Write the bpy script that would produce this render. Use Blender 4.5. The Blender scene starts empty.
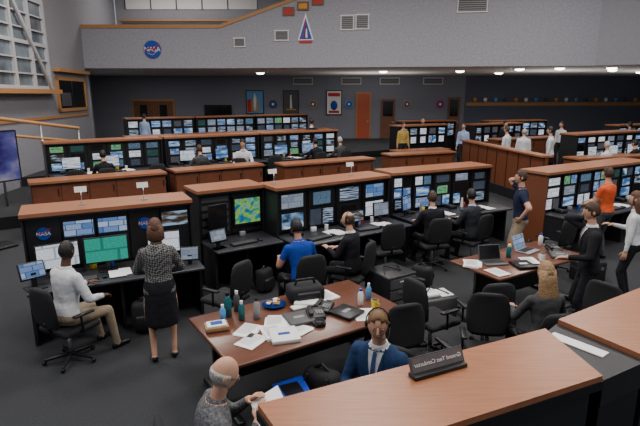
import bpy, bmesh, math, random
import numpy as np
from mathutils import Vector, Matrix
from mathutils.bvhtree import BVHTree
V=Vector
rnd=random.Random(7)
scene=bpy.context.scene
COL=scene.collection

# ------------------------------------------------------------------ materials
def new_mat(name):
    m=bpy.data.materials.new(name); m.use_nodes=True
    return m, m.node_tree.nodes, m.node_tree.links
def mat(name,col,rough=.6,metal=0,noise=.12,scale=30,bump=.0,spec=.4):
    m,n,l=new_mat(name); b=n['Principled BSDF']
    b.inputs['Roughness'].default_value=rough; b.inputs['Metallic'].default_value=metal
    b.inputs['Specular IOR Level'].default_value=spec
    tc=n.new('ShaderNodeTexCoord'); nz=n.new('ShaderNodeTexNoise'); nz.inputs['Scale'].default_value=scale
    nz.inputs['Detail'].default_value=3
    l.new(tc.outputs['Object'],nz.inputs['Vector'])
    r=n.new('ShaderNodeValToRGB')
    r.color_ramp.elements[0].position=.3; r.color_ramp.elements[1].position=.7
    r.color_ramp.elements[0].color=tuple(c*(1-noise) for c in col)+(1,)
    r.color_ramp.elements[1].color=tuple(min(1,c*(1+noise)) for c in col)+(1,)
    l.new(nz.outputs['Fac'],r.inputs['Fac']); l.new(r.outputs['Color'],b.inputs['Base Color'])
    if bump:
        bp=n.new('ShaderNodeBump'); bp.inputs['Strength'].default_value=bump; bp.inputs['Distance'].default_value=.02
        l.new(nz.outputs['Fac'],bp.inputs['Height']); l.new(bp.outputs['Normal'],b.inputs['Normal'])
    return m
def wood(name,c1,c2,rough=.35):
    m,n,l=new_mat(name); b=n['Principled BSDF']; b.inputs['Roughness'].default_value=rough
    tc=n.new('ShaderNodeTexCoord'); mp=n.new('ShaderNodeMapping'); mp.inputs['Scale'].default_value=(1.5,16,6)
    nz=n.new('ShaderNodeTexNoise'); nz.inputs['Scale'].default_value=3.2; nz.inputs['Detail'].default_value=6
    r=n.new('ShaderNodeValToRGB'); r.color_ramp.elements[0].position=.3; r.color_ramp.elements[1].position=.7
    r.color_ramp.elements[0].color=c1+(1,); r.color_ramp.elements[1].color=c2+(1,)
    l.new(tc.outputs['Object'],mp.inputs['Vector']); l.new(mp.outputs['Vector'],nz.inputs['Vector'])
    l.new(nz.outputs['Fac'],r.inputs['Fac']); l.new(r.outputs['Color'],b.inputs['Base Color'])
    return m
def emis(name,col,st):
    m,n,l=new_mat(name); n.remove(n['Principled BSDF'])
    e=n.new('ShaderNodeEmission'); e.inputs['Color'].default_value=col+(1,); e.inputs['Strength'].default_value=st
    l.new(e.outputs[0],n['Material Output'].inputs['Surface']); return m
def screen(name,bg,c1,c2,bs,txt,tf,st=1.0,tscale=(26,40)):
    m,n,l=new_mat(name); n.remove(n['Principled BSDF'])
    uv=n.new('ShaderNodeUVMap')
    br=n.new('ShaderNodeTexBrick'); br.inputs['Scale'].default_value=bs
    br.inputs['Color1'].default_value=c1+(1,); br.inputs['Color2'].default_value=c2+(1,); br.inputs['Mortar'].default_value=bg+(1,)
    br.inputs['Mortar Size'].default_value=.03; br.inputs['Brick Width'].default_value=.83; br.inputs['Row Height'].default_value=.57
    br.offset=.37
    l.new(uv.outputs[0],br.inputs['Vector'])
    mp=n.new('ShaderNodeMapping'); mp.inputs['Scale'].default_value=(tscale[0],tscale[1],1); l.new(uv.outputs[0],mp.inputs['Vector'])
    nz=n.new('ShaderNodeTexNoise'); nz.inputs['Scale'].default_value=1.0; nz.inputs['Detail'].default_value=0
    l.new(mp.outputs['Vector'],nz.inputs['Vector'])
    r=n.new('ShaderNodeValToRGB'); r.color_ramp.interpolation='CONSTANT'
    r.color_ramp.elements[0].color=(0,0,0,1); r.color_ramp.elements[1].position=.52; r.color_ramp.elements[1].color=(tf,tf,tf,1)
    l.new(nz.outputs['Fac'],r.inputs['Fac'])
    mx=n.new('ShaderNodeMixRGB'); l.new(r.outputs['Color'],mx.inputs['Fac']); l.new(br.outputs['Color'],mx.inputs['Color1'])
    mx.inputs['Color2'].default_value=txt+(1,)
    e=n.new('ShaderNodeEmission'); e.inputs['Strength'].default_value=st
    l.new(mx.outputs[0],e.inputs['Color']); l.new(e.outputs[0],n['Material Output'].inputs['Surface'])
    m.cycles.emission_sampling='NONE'
    return m
def picture(name,stops,scale=3,st=.8,aniso=(1,1)):
    m,n,l=new_mat(name)
    uv=n.new('ShaderNodeUVMap'); mp=n.new('ShaderNodeMapping'); mp.inputs['Scale'].default_value=(aniso[0],aniso[1],1)
    nz=n.new('ShaderNodeTexNoise'); nz.inputs['Scale'].default_value=scale; nz.inputs['Detail'].default_value=3
    r=n.new('ShaderNodeValToRGB'); els=r.color_ramp.elements
    while len(els)<len(stops): els.new(.5)
    for e,(p,c) in zip(els,stops): e.position=p; e.color=c+(1,)
    l.new(uv.outputs[0],mp.inputs['Vector']); l.new(mp.outputs['Vector'],nz.inputs['Vector']); l.new(nz.outputs['Fac'],r.inputs['Fac'])
    n.remove(n['Principled BSDF']); e=n.new('ShaderNodeEmission'); e.inputs['Strength'].default_value=st
    l.new(r.outputs['Color'],e.inputs['Color']); l.new(e.outputs[0],n['Material Output'].inputs['Surface'])
    m.cycles.emission_sampling='NONE'
    return m

WOODTOP=wood('wood_top',(.285,.105,.048),(.37,.145,.068))
WOODFACE=wood('wood_face',(.13,.040,.018),(.18,.057,.026),.45)
WOODTABLE=wood('wood_table',(.105,.038,.022),(.15,.055,.031),.28)
ORANGE=mat('orange_trim',(.46,.23,.09),.5)
BLACK=mat('black_plastic',(.009,.009,.011),.4)
BLACK2=mat('black_panel',(.014,.014,.017),.45)
DESK=mat('desk_laminate',(.035,.036,.044),.35)
DGREY=mat('dark_grey',(.07,.07,.075),.5)
GREY=mat('grey_plastic',(.25,.25,.26),.5)
WHITE=mat('white_plastic',(.75,.75,.75),.5,noise=.03)
PAPER=mat('paper',(.8,.8,.8),.8,noise=.03)
METAL=mat('brushed_metal',(.5,.5,.52),.3,.9)
CHAIRF=mat('chair_fabric',(.013,.013,.016),.85,scale=80,bump=.2)
WALL=mat('wall_paint',(.285,.285,.32),.85,noise=.05,scale=8,bump=.05)
WALLF=mat('wall_fabric',(.335,.34,.385),.9,noise=.13,scale=14,bump=.1)
WALLB=mat('wall_back_fabric',(.22,.225,.27),.9,noise=.1,scale=14,bump=.1)
WALLD=mat('wall_dark',(.11,.12,.165),.85,noise=.06,scale=8)
CEIL=mat('ceiling_tile',(.78,.76,.74),.9,noise=.03,scale=4)
CARPET=mat('carpet',(.029,.031,.036),.95,noise=.25,scale=60,bump=.3)
WINF=mat('window_frame',(.50,.50,.52),.5)
GLASS=mat('window_glass',(.16,.19,.22),.15,noise=.5,scale=1.2)
BLUE=mat('blue_paint',(.01,.06,.35),.4); RED=mat('red_paint',(.5,.02,.02),.5); WHT=mat('white_paint',(.8,.8,.8),.5)
GOLD=mat('gold_paint',(.6,.3,.03),.5); LBLUE=mat('light_blue_paint',(.1,.3,.6),.5)
TEAL=mat('teal_plastic',(.01,.12,.14),.3); BINBLUE=mat('blue_bin',(.01,.05,.45),.5)
YEL=mat('yellow_plastic',(.7,.5,.03),.5); CARD=mat('cardboard',(.35,.2,.1),.8)
DOOR=wood('door_wood',(.16,.06,.03),(.22,.09,.045),.5)
REDDOOR=mat('door_orange_paint',(.45,.09,.04),.5)
LAMP=emis('lamp_glow',(1,.95,.86),12)
SCR=[screen('screen_windows_blue',(.02,.06,.22),(.5,.62,.8),(.06,.17,.45),1.5,(.1,.15,.3),.6,.9),
     screen('screen_text_dark',(.01,.012,.02),(.012,.015,.03),(.03,.05,.09),1.3,(.30,.36,.45),.45,.6),
     screen('screen_document',(.3,.36,.45),(.8,.83,.86),(.62,.66,.74),1.1,(.30,.33,.40),.45,1.0),
     screen('screen_data_green',(.01,.02,.03),(.012,.03,.04),(.02,.06,.08),1.2,(.15,.42,.3),.4,.6),
     screen('screen_grey_app',(.06,.08,.12),(.30,.35,.43),(.10,.14,.22),1.4,(.6,.66,.75),.5,.8),
     screen('screen_amber',(.02,.02,.03),(.04,.04,.05),(.02,.05,.14),1.5,(.6,.5,.35),.35,.6),
     screen('screen_teal',(.01,.03,.07),(.03,.15,.28),(.02,.05,.12),1.2,(.5,.65,.8),.45,.7)]
S_GREEN=screen('screen_spreadsheet',(.02,.25,.18),(.05,.46,.34),(.04,.42,.31),.8,(.02,.14,.12),.45,.8)
S_WHITE=SCR[2]; S_BLUE=SCR[0]
S_MAP=picture('screen_map',[(.35,(.02,.12,.4)),(.47,(.04,.4,.12)),(.53,(.4,.5,.06)),(.62,(.1,.35,.4))],4,.8)
S_VID=picture('screen_video',[(.38,(.02,.03,.05)),(.5,(.12,.24,.42)),(.62,(.6,.68,.76))],1.6,.9)
S_VID2=picture('screen_video_pad',[(.4,(.04,.035,.03)),(.5,(.16,.13,.11)),(.58,(.30,.48,.72))],1.5,.8,(1,2))
S_TAB=picture('screen_table',[(.44,(.012,.016,.03)),(.5,(.05,.09,.18)),(.55,(.45,.55,.68))],2,.8,(.5,8))
S_TAB2=picture('screen_table_light',[(.40,(.08,.14,.30)),(.47,(.62,.68,.76)),(.6,(.85,.88,.92))],2,.9,(.6,7))
S_SKY=picture('screen_sky_feed',[(.40,(.05,.12,.30)),(.5,(.15,.32,.62)),(.62,(.6,.72,.85))],.9,.9,(1,2.5))
S_OFF=mat('screen_off',(.01,.01,.012),.15)
POOL=[SCR[0],SCR[1],SCR[1],SCR[3],SCR[4],SCR[5],SCR[6],S_VID,S_VID2,S_VID2,S_MAP,SCR[2],SCR[2],S_OFF,S_OFF,S_TAB,S_TAB,S_TAB,S_TAB2,S_TAB2,S_SKY,S_SKY,S_BLUE]

# ------------------------------------------------------------------ builder
uvr=random.Random(99)
class B:
    def __init__(s): s.v=[];s.f=[];s.m=[];s.sm=[];s.uv={};s.mats=[];s.M=Matrix.Identity(4)
    def mi(s,m):
        if m not in s.mats: s.mats.append(m)
        return s.mats.index(m)
    def add(s,vs,fs,m,smooth=False,uv=None,M=None):
        T=s.M if M is None else s.M@M
        o=len(s.v); s.v+= [tuple(T@V(p)) for p in vs]; i=s.mi(m)
        for f in fs:
            if uv: s.uv[len(s.f)]=uv
            s.f.append(tuple(a+o for a in f)); s.m.append(i); s.sm.append(smooth)
    def box(s,c,d,m,M=None):
        x,y,z=c; a,b,e=d[0]/2,d[1]/2,d[2]/2
        vs=[(x+i*a,y+j*b,z+k*e) for k in(-1,1) for j in(-1,1) for i in(-1,1)]
        fs=[(0,2,3,1),(4,5,7,6),(0,1,5,4),(2,6,7,3),(0,4,6,2),(1,3,7,5)]
        s.add(vs,fs,m,M=M)
    def bx(s,x0,x1,y0,y1,z0,z1,m,M=None): s.box(((x0+x1)/2,(y0+y1)/2,(z0+z1)/2),(x1-x0,y1-y0,z1-z0),m,M)
    def rbox(s,c,d,r,m,M=None,seg=2):
        bm=bmesh.new(); bmesh.ops.create_cube(bm,size=1)
        for v in bm.verts: v.co=V((v.co.x*d[0],v.co.y*d[1],v.co.z*d[2]))
        bmesh.ops.bevel(bm,geom=bm.edges[:],offset=r,segments=seg,profile=.5,affect='EDGES')
        bm.verts.index_update()
        vs=[tuple(v.co+V(c)) for v in bm.verts]; fs=[tuple(v.index for v in f.verts) for f in bm.faces]; bm.free()
        s.add(vs,fs,m,True,M=M)
    def quad(s,x0,x1,z0,z1,y,m,M=None):   # faces -y
        u=uvr.uniform(0,9); w=uvr.uniform(0,9); k=1
        s.add([(x0,y,z0),(x1,y,z0),(x1,y,z1),(x0,y,z1)],[(0,1,2,3)],m,uv=((u,w),(u+k,w),(u+k,w+k),(u,w+k)),M=M)
    def loft(s,rings,m,n=12,smooth=True,M=None):
        vs=[];fs=[]
        for c,ux,uy,rx,ry in rings:
            for k in range(n):
                a=2*math.pi*k/n; vs.append(V(c)+V(ux)*(rx*math.cos(a))+V(uy)*(ry*math.sin(a)))
        for i in range(len(rings)-1):
            for k in range(n):
                k2=(k+1)%n; fs.append((i*n+k,i*n+k2,(i+1)*n+k2,(i+1)*n+k))
        fs.append(tuple(range(n-1,-1,-1))); fs.append(tuple(range((len(rings)-1)*n,len(rings)*n)))
        s.add(vs,fs,m,smooth,M=M)
    def tube(s,p,q,r1,r2,m,n=10,side=None,flat=1,rnd_=True,M=None):
        p=V(p);q=V(q);ax=(q-p).normalized()
        sd=V(side) if side is not None else (V((1,0,0)) if abs(ax.x)<.8 else V((0,1,0)))
        sd=(sd-ax*sd.dot(ax)).normalized(); up=ax.cross(sd)
        if rnd_:
            R=[(p-ax*r1*.9*flat,.35,r1),(p-ax*r1*.55*flat,.8,r1),(p,1,r1),(q,1,r2),(q+ax*r2*.55*flat,.8,r2),(q+ax*r2*.9*flat,.35,r2)]
        else: R=[(p,1,r1),(q,1,r2)]
        s.loft([(c,sd,up,r*k,r*k*flat) for c,k,r in R],m,n,True,M)
    def cyl(s,c,r,h,m,n=20,r2=None,M=None):
        s.loft([(V(c),(1,0,0),(0,1,0),r,r),(V(c)+V((0,0,h)),(1,0,0),(0,1,0),r if r2 is None else r2,r if r2 is None else r2)],m,n,False,M)
    def path(s,pts,r,m,n=6,M=None):
        for a,b in zip(pts[:-1],pts[1:]): s.tube(a,b,r,r,m,n,M=M)
    def ell(s,c,r,m,n=10,k=7,M=None):
        rings=[]
        for i in range(k+1):
            t=math.pi*(.04+.92*i/k); rings.append((V(c)+V((0,0,-math.cos(t)*r[2])),(1,0,0),(0,1,0),r[0]*math.sin(t),r[1]*math.sin(t)))
        s.loft(rings,m,n,True,M)
    def text(s,txt,M,size,m,ext=.002):
        cu=bpy.data.curves.new('t','FONT'); cu.body=txt; cu.size=size; cu.extrude=ext; cu.align_x='CENTER'; cu.align_y='CENTER'; cu.resolution_u=3
        ob=bpy.data.objects.new('t',cu); COL.objects.link(ob)
        dg=bpy.context.evaluated_depsgraph_get(); me=bpy.data.meshes.new_from_object(ob.evaluated_get(dg))
        s.add([tuple(v.co) for v in me.vertices],[tuple(p.vertices) for p in me.polygons],m,M=M)
        bpy.data.objects.remove(ob); bpy.data.meshes.remove(me); bpy.data.curves.remove(cu)
    def mesh(s,name):
        me=bpy.data.meshes.new(name); me.from_pydata(s.v,[],s.f)
        for m in s.mats: me.materials.append(m)
        me.polygons.foreach_set('material_index',s.m); me.polygons.foreach_set('use_smooth',s.sm)
        if s.uv:
            ul=me.uv_layers.new(name='UVMap')
            for fi,uv in s.uv.items():
                for li,c in zip(me.polygons[fi].loop_indices,uv): ul.data[li].uv=c
        me.validate(); me.update(); return me
    def obj(s,name,loc=(0,0,0),rz=0):
        return link(name,s.mesh(name),loc,rz)
def link(name,me,loc=(0,0,0),rz=0):
    ob=bpy.data.objects.new(name,me); COL.objects.link(ob); ob.location=loc; ob.rotation_euler=(0,0,math.radians(rz)); return ob
def Rz(a): return Matrix.Rotation(math.radians(a),4,'Z')
def Rx(a): return Matrix.Rotation(math.radians(a),4,'X')
def T(*a): return Matrix.Translation(V(a))
def prism(name,pts,z0,z1,m,mtop=None):
    b=B(); n=len(pts)
    vs=[(x,y,z0) for x,y in pts]+[(x,y,z1) for x,y in pts]
    b.add(vs,[tuple(range(n-1,-1,-1))]+[(i,(i+1)%n,n+(i+1)%n,n+i) for i in range(n)],m)
    b.add(vs[n:],[tuple(range(n))],mtop or m)
    return b.obj(name)
def wall(name,p0,p1,z0,z1,m,th=.15):
    p0=V(p0);p1=V(p1); d=(p1-p0); L=d.length; a=math.degrees(math.atan2(d.y,d.x))
    b=B(); b.bx(0,L,0,th,z0,z1,m); return b.obj(name,(p0.x,p0.y,0),a)

# ------------------------------------------------------------------ room shell
SZ=4.22
prism('floor',[(-8.2,-1),(21,-1),(21,31.1),(8.4,30),(-13.4,30),(-10.1,22),(-8.15,1.5)],-.1,0,CARPET)
prism('floor_platform',[(-8.95,10.45),(4.9,19.4),(6.28,13.2),(20.9,14),(20.9,30.9),(8.4,29.9),(-13.2,29.9),(-9.95,22)],0,.3,BLACK2,CARPET)
prism('floor_platform',[(-9.35,15.4),(9,27.3),(12,29.3),(8.4,29.9),(-13.2,29.9),(-9.95,22)],.3,.6,BLACK2,CARPET)
LW0=V((-8.15,1.5)); LW1=V((-10.0,22.0)); LWD=(LW1-LW0).normalized(); la=math.degrees(math.atan2(LWD.y,LWD.x))
wall('wall_left',LW0,LW1,0,8.6,WALL)
wall('wall_back_left',LW1,(-13.4,30.1),0,SZ,WALLF)
wall('wall_gallery_side',LW1,(-10.45,27.0),SZ+.15,8.6,WALL)
wall('wall_back',(-13.4,30),(8.5,30),0,SZ,WALLB)
wall('wall_right',(8.5,30),(21,31),0,SZ,WALLD)
wall('wall_side_right',(21,31),(21,-1),0,8.6,WALLF)
prism('ceiling_low',[(-10.05,22.12),(-4.2,22.12),(10.7,20.15),(17,16.7),(21,14.6),(21,31.2),(8.5,30.1),(-13.4,30.1)],SZ,SZ+.15,CEIL)
prism('ceiling',[(-10.6,-1),(21.2,-1),(21.2,31.2),(-14,31.2),(-10.6,22)],8.6,8.75,CEIL)
b=B(); b.bx(0,5.8,0,.15,SZ,5.9,WALLF); b.bx(-.02,5.82,-.04,.2,5.83,5.97,ORANGE); b.obj('wall_gallery_left',(-10.0,22,0),0)
b=B()
L=math.hypot(14.9,2.0); P=[(0,SZ),(L,SZ),(L,8.6),(8.6,8.6),(0,5.9)]
vs=[(x,0,z) for x,z in P]+[(x,.15,z) for x,z in P]; n=5
b.add(vs,[tuple(range(n)),tuple(range(2*n-1,n-1,-1))]+[(i+n,(i+1)%n+n,(i+1)%n,i) for i in range(n)],WALLF)
d=V((8.6,0,2.7)); a=math.degrees(math.atan2(2.7,8.6))
b.box((0,0,0),(d.length,.24,.13),ORANGE,M=T(4.3,.07,7.24)@Matrix.Rotation(-math.radians(a),4,'Y'))
gr=-math.degrees(math.atan2(2.0,14.9))
b.obj('wall_gallery_right',(-4.2,22,0),gr)
wall('wall_gallery_corner',(10.61,20.0),(20.9,14.4),SZ,8.6,WALL)
b=B(); b.bx(0,11,0,.15,4.37,8.6,WALL); b.bx(.5,7.2,-.06,0,7.35,8.2,WHITE); b.bx(.3,10.7,-.06,0,6.35,6.7,DGREY); b.bx(.2,10.8,-.1,0,6.78,6.86,ORANGE)
for i in range(5): b.bx(.5+1.3*i,.56+1.3*i,-.08,0,7.35,8.2,DGREY)
b.obj('wall_gallery_back',(-10.4,27,0))
# trims
b=B(); b.bx(0,12.3,-.04,0,2.5,2.7,ORANGE)
for i in range(19): b.ell((.5+.62*i,-.06,2.85),(.12,.03,.12),[GOLD,WHT,LBLUE,DGREY][i%4])
b.obj('trim_1',(8.6,29.98,0),math.degrees(math.atan2(1,12.5)))
def on_left(t): o=LW0+LWD*t; return (o.x,o.y,0)
b=B(); b.bx(0,16.4,-.04,0,2.28,2.38,ORANGE); b.obj('trim_2',on_left(4),la)
def win(name,t0,w,z0,z1,diag):
    b=B()
    b.bx(0,w,-.02,.0,z0,z1,GLASS)
    for x in (0,w*.33,w*.66,w-.12): b.bx(x,x+.12,-.12,-.02,z0,z1,WINF)
    k=9
    for i in range(k+1):
        z=z0+(z1-z0-.08)*i/k; b.bx(0,w,-.1,-.02,z,z+(.11 if i%3==0 else .045),WINF)
    b.path([(.1,-.15,z0),(w-.1,-.15,z1)] if diag>0 else [(w-.1,-.15,z0),(.1,-.15,z1)],.06,WINF)
    b.bx(-.1,w+.1,-.4,0,z0-.14,z0,ORANGE)
    return b.obj(name,on_left(t0),la)
win('window_1',9.4,3.6,3.3,7.6,1); win('window_2',13.2,3.7,3.3,7.6,-1)
b=B(); b.bx(0,2.6,-.05,0,2.62,3.65,S_OFF); b.bx(1.2,1.3,-.07,-.05,2.62,3.65,BLACK); b.bx(.2,1.1,-.06,-.05,2.7,3.2,DGREY)
for x0,x1,z0,z1 in ((-.12,0,2.5,3.78),(2.6,2.72,2.5,3.78),(-.12,2.72,3.65,3.78),(-.12,2.72,2.5,2.62)): b.bx(x0,x1,-.09,0,z0,z1,ORANGE)
b.bx(-.2,2.9,-.25,0,3.95,4.07,ORANGE)
b.obj('window_3',on_left(17.55),la)
b=B()
b.path([(-8.6,11.6,2.62),(-8.1,12.6,2.55),(-7.2,15.0,2.15)],.05,ORANGE)
b.path([(-8.6,11.6,2.2),(-8.1,12.6,2.15),(-7.2,15.0,1.75)],.04,ORANGE)
for x,y,z0,z in ((-8.6,11.6,.3,2.62),(-8.1,12.6,.3,2.55),(-7.65,13.8,.3,2.35),(-7.2,15.0,.3,2.15)): b.tube((x,y,z0),(x,y,z),.03,.03,METAL,rnd_=False)
b.obj('handrail')
def X(u): return (u-320)*.0588
def Z(v): return 3.11-(v-95)*.0572
YW=29.98
b=B(); x0,x1=X(134),X(173); mid=(x0+x1)/2
b.bx(x0-.1,x1+.1,-.06,0,.6,Z(99),ORANGE)
for a,c in ((x0,mid-.02),(mid+.02,x1)):
    b.bx(a,c,-.1,-.06,.6,Z(101),DOOR); b.bx(a+.35,c-.35,-.11,-.1,1.8,2.55,S_OFF); b.bx((a if a>mid else c-.1),(a+.1 if a>mid else c),-.16,-.1,1.5,1.7,METAL)
b.obj('door_1',(0,YW,0))
b=B(); b.bx(X(356),X(371),-.05,0,.6,Z(92),ORANGE); b.bx(X(357.5),X(369.5),-.09,-.05,.6,Z(93.5),REDDOOR); b.bx(X(367),X(368.5),-.14,-.09,1.55,1.65,METAL); b.obj('door_2',(0,YW,0))
b=B(); b.bx(X(381),X(395),-.05,0,.6,Z(99),DOOR); b.bx(X(383),X(393),-.07,-.05,1.9,Z(101),S_OFF); b.bx(X(392),X(394),-.12,-.05,1.5,1.6,METAL); b.obj('door_3',(0,YW,0))
b=B(); b.bx(X(448),X(460),-.05,0,.6,Z(97),DOOR); b.bx(X(450),X(458),-.07,-.05,1.9,Z(99),S_OFF); b.bx(X(457.5),X(459),-.12,-.05,1.5,1.6,METAL); b.obj('door_4',(0,YW,0))
def poster(name,u0,u1,v0,v1,bg,shape):
    b=B(); x0,x1,z0,z1=X(u0),X(u1),Z(v1),Z(v0); w=x1-x0; c=(x0+x1)/2
    b.bx(x0-.05,x1+.05,-.05,0,z0-.05,z1+.05,BLACK); b.bx(x0,x1,-.07,-.05,z0,z1,bg)
    if shape=='rocket':
        b.tube((c,-.08,z0+.1),(c,-.08,z1-.35),.1,.1,WHT,rnd_=False); b.tube((c,-.08,z1-.35),(c,-.08,z1-.1),.1,.01,WHT,rnd_=False)
        for s in(-1,1): b.tube((c+s*.17,-.08,z0+.1),(c+s*.17,-.08,z0+.75),.05,.04,GOLD)
        b.bx(x0+.03,x0+.25,-.08,-.07,z0+.05,z0+.8,RED)
    if shape=='shuttle':
        b.tube((c,-.08,z0+.3),(c,-.08,z1-.25),.07,.04,WHT); b.tube((c-.25,-.08,z0+.2),(c+.25,-.08,z0+.2),.04,.04,GOLD)
    if shape=='red':
        b.bx(x0+.06,x1-.06,-.08,-.07,z1-.3,z1-.1,RED); b.ell((c,-.08,z0+.5),(.2,.03,.28),BLUE); b.bx(x0+.1,x1-.1,-.08,-.07,z0+.06,z0+.2,RED)
    b.obj(name,(0,YW,0))
poster('rocket_poster',247,263,91,113,LBLUE,'rocket'); poster('shuttle_poster',284,298,91,113,DGREY,'shuttle'); poster('mission_poster',327,341,91,114,WHT,'red')
b=B(); b.bx(-.8,.8,-.08,0,-.3,.3,BLACK); b.quad(-.75,.75,-.25,.25,-.085,S_OFF); b.obj('television',(X(218),YW,Z(110)))
def logo(name,loc,r,rz):
    b=B(); b.M=Rx(90)
    b.cyl((0,0,0),r,.04,BLUE,32)
    b.M=Matrix.Identity(4)
    b.text('NASA',T(0,-.045,0)@Rx(90),r*.75,WHT,.003)
    b.path([(-r*.95,-.05,-r*.15),(-r*.3,-.05,r*.2),(r*.15,-.05,-r*.05),(r*.8,-.05,r*.65)],r*.055,RED,6)
    b.path([(r*.8,-.05,r*.65),(0,-.05,-r*.45),(-r*.35,-.05,-r*.4)],r*.04,RED,6)
    b.path([(-r*.6,-.048,-r*.4),(0,-.048,-r*.62),(r*.7,-.048,-r*.1)],r*.025,WHT,5)
    b.obj(name,loc,rz)
logo('round_agency_logo',(-7.05,21.98,4.98),.36,0)
for u,c in ((313,GOLD),(349,LBLUE),(273,DGREY),(407,GOLD),(440,RED)):
    b=B(); b.M=T(X(u),0,Z(104))@Rx(90); b.cyl((0,0,0),.24,.05,c,24); b.cyl((0,0,.05),.17,.02,BLUE,20); b.cyl((0,0,.07),.07,.02,WHT,16); b.obj('mission_patch_plaque',(0,YW,0))
def gal(x,z): 
    d=V((14.9,-2.0)).normalized(); return (-4.2+d.x*x,22+d.y*x-.005,z)
def vent(x,z,w,h,n=7,loc=None,rz=None):
    b=B(); b.bx(-w/2,w/2,-.03,0,-h/2,h/2,DGREY)
    b.bx(-w/2-.04,w/2+.04,-.05,0,h/2,h/2+.04,WHITE); b.bx(-w/2-.04,w/2+.04,-.05,0,-h/2-.04,-h/2,WHITE)
    for s in(-1,1): b.bx(s*w/2-.02,s*w/2+.02,-.05,0,-h/2,h/2,WHITE)
    for i in range(n): 
        zz=-h/2+h*(i+.5)/n; b.bx(-w/2,w/2,-.05,-.03,zz-h/n*.22,zz+h/n*.22,GREY)
    b.obj('air_vent',loc or gal(x,z),gr if rz is None else rz)
vent(.85,5.25,.45,.3); vent(2.65,5.5,.55,.34); vent(5.35,5.95,.5,.5); vent(5.95,5.97,.5,.5); vent(10.2,6.55,1.1,.55)
for u in (303,351,389,432): vent(0,0,1.1,.3,4,loc=(X(u),YW,Z(81)),rz=0)
b=B(); b.add([(-.33,-.03,-.4),(.33,-.03,-.4),(0,-.03,.65),(-.33,0,-.4),(.33,0,-.4),(0,0,.65)],[(0,1,2),(3,5,4),(0,3,4,1),(1,4,5,2),(2,5,3,0)],WHT)
b.add([(-.26,-.04,-.36),(.26,-.04,-.36),(0,-.04,.46)],[(0,1,2)],BLUE); b.path([(-.08,-.05,-.3),(.0,-.05,.35)],.022,RED); b.bx(-.26,.26,-.05,-.03,-.5,-.4,RED); b.tube((.04,-.06,-.28),(.04,-.06,.02),.05,.025,WHT)
b.obj('mission_emblem',gal(3.65,5.7),gr)
for i in range(3):
    b=B(); b.bx(-.24,.24,-.05,0,-.17,.17,DOOR); b.bx(-.17,.17,-.06,-.05,-.1,.1,[RED,GOLD,RED][i]); b.obj('award_plaque',gal(2.95+.6*i,6.42+.19*i),gr)
dl=B()  # downlights domed out below the low ceiling so their glow grazes it
for x,y in ((6.5,24),(8.6,22.3),(10,21.6),(12,21.3),(3,24.5),(-3,26),(13,23),(9,26),(14.5,21),(15.5,25)):
    dl.M=T(x,y,SZ-.02); dl.loft([(V((0,0,-.07)),(1,0,0),(0,1,0),.08,.08),(V((0,0,-.05)),(1,0,0),(0,1,0),.17,.17),(V((0,0,0)),(1,0,0),(0,1,0),.2,.2)],LAMP,16); dl.loft([(V((0,0,-.0)),(1,0,0),(0,1,0),.26,.26),(V((0,0,.02)),(1,0,0),(0,1,0),.26,.26)],WHITE,16)
dl.obj('domed_downlights')

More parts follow.
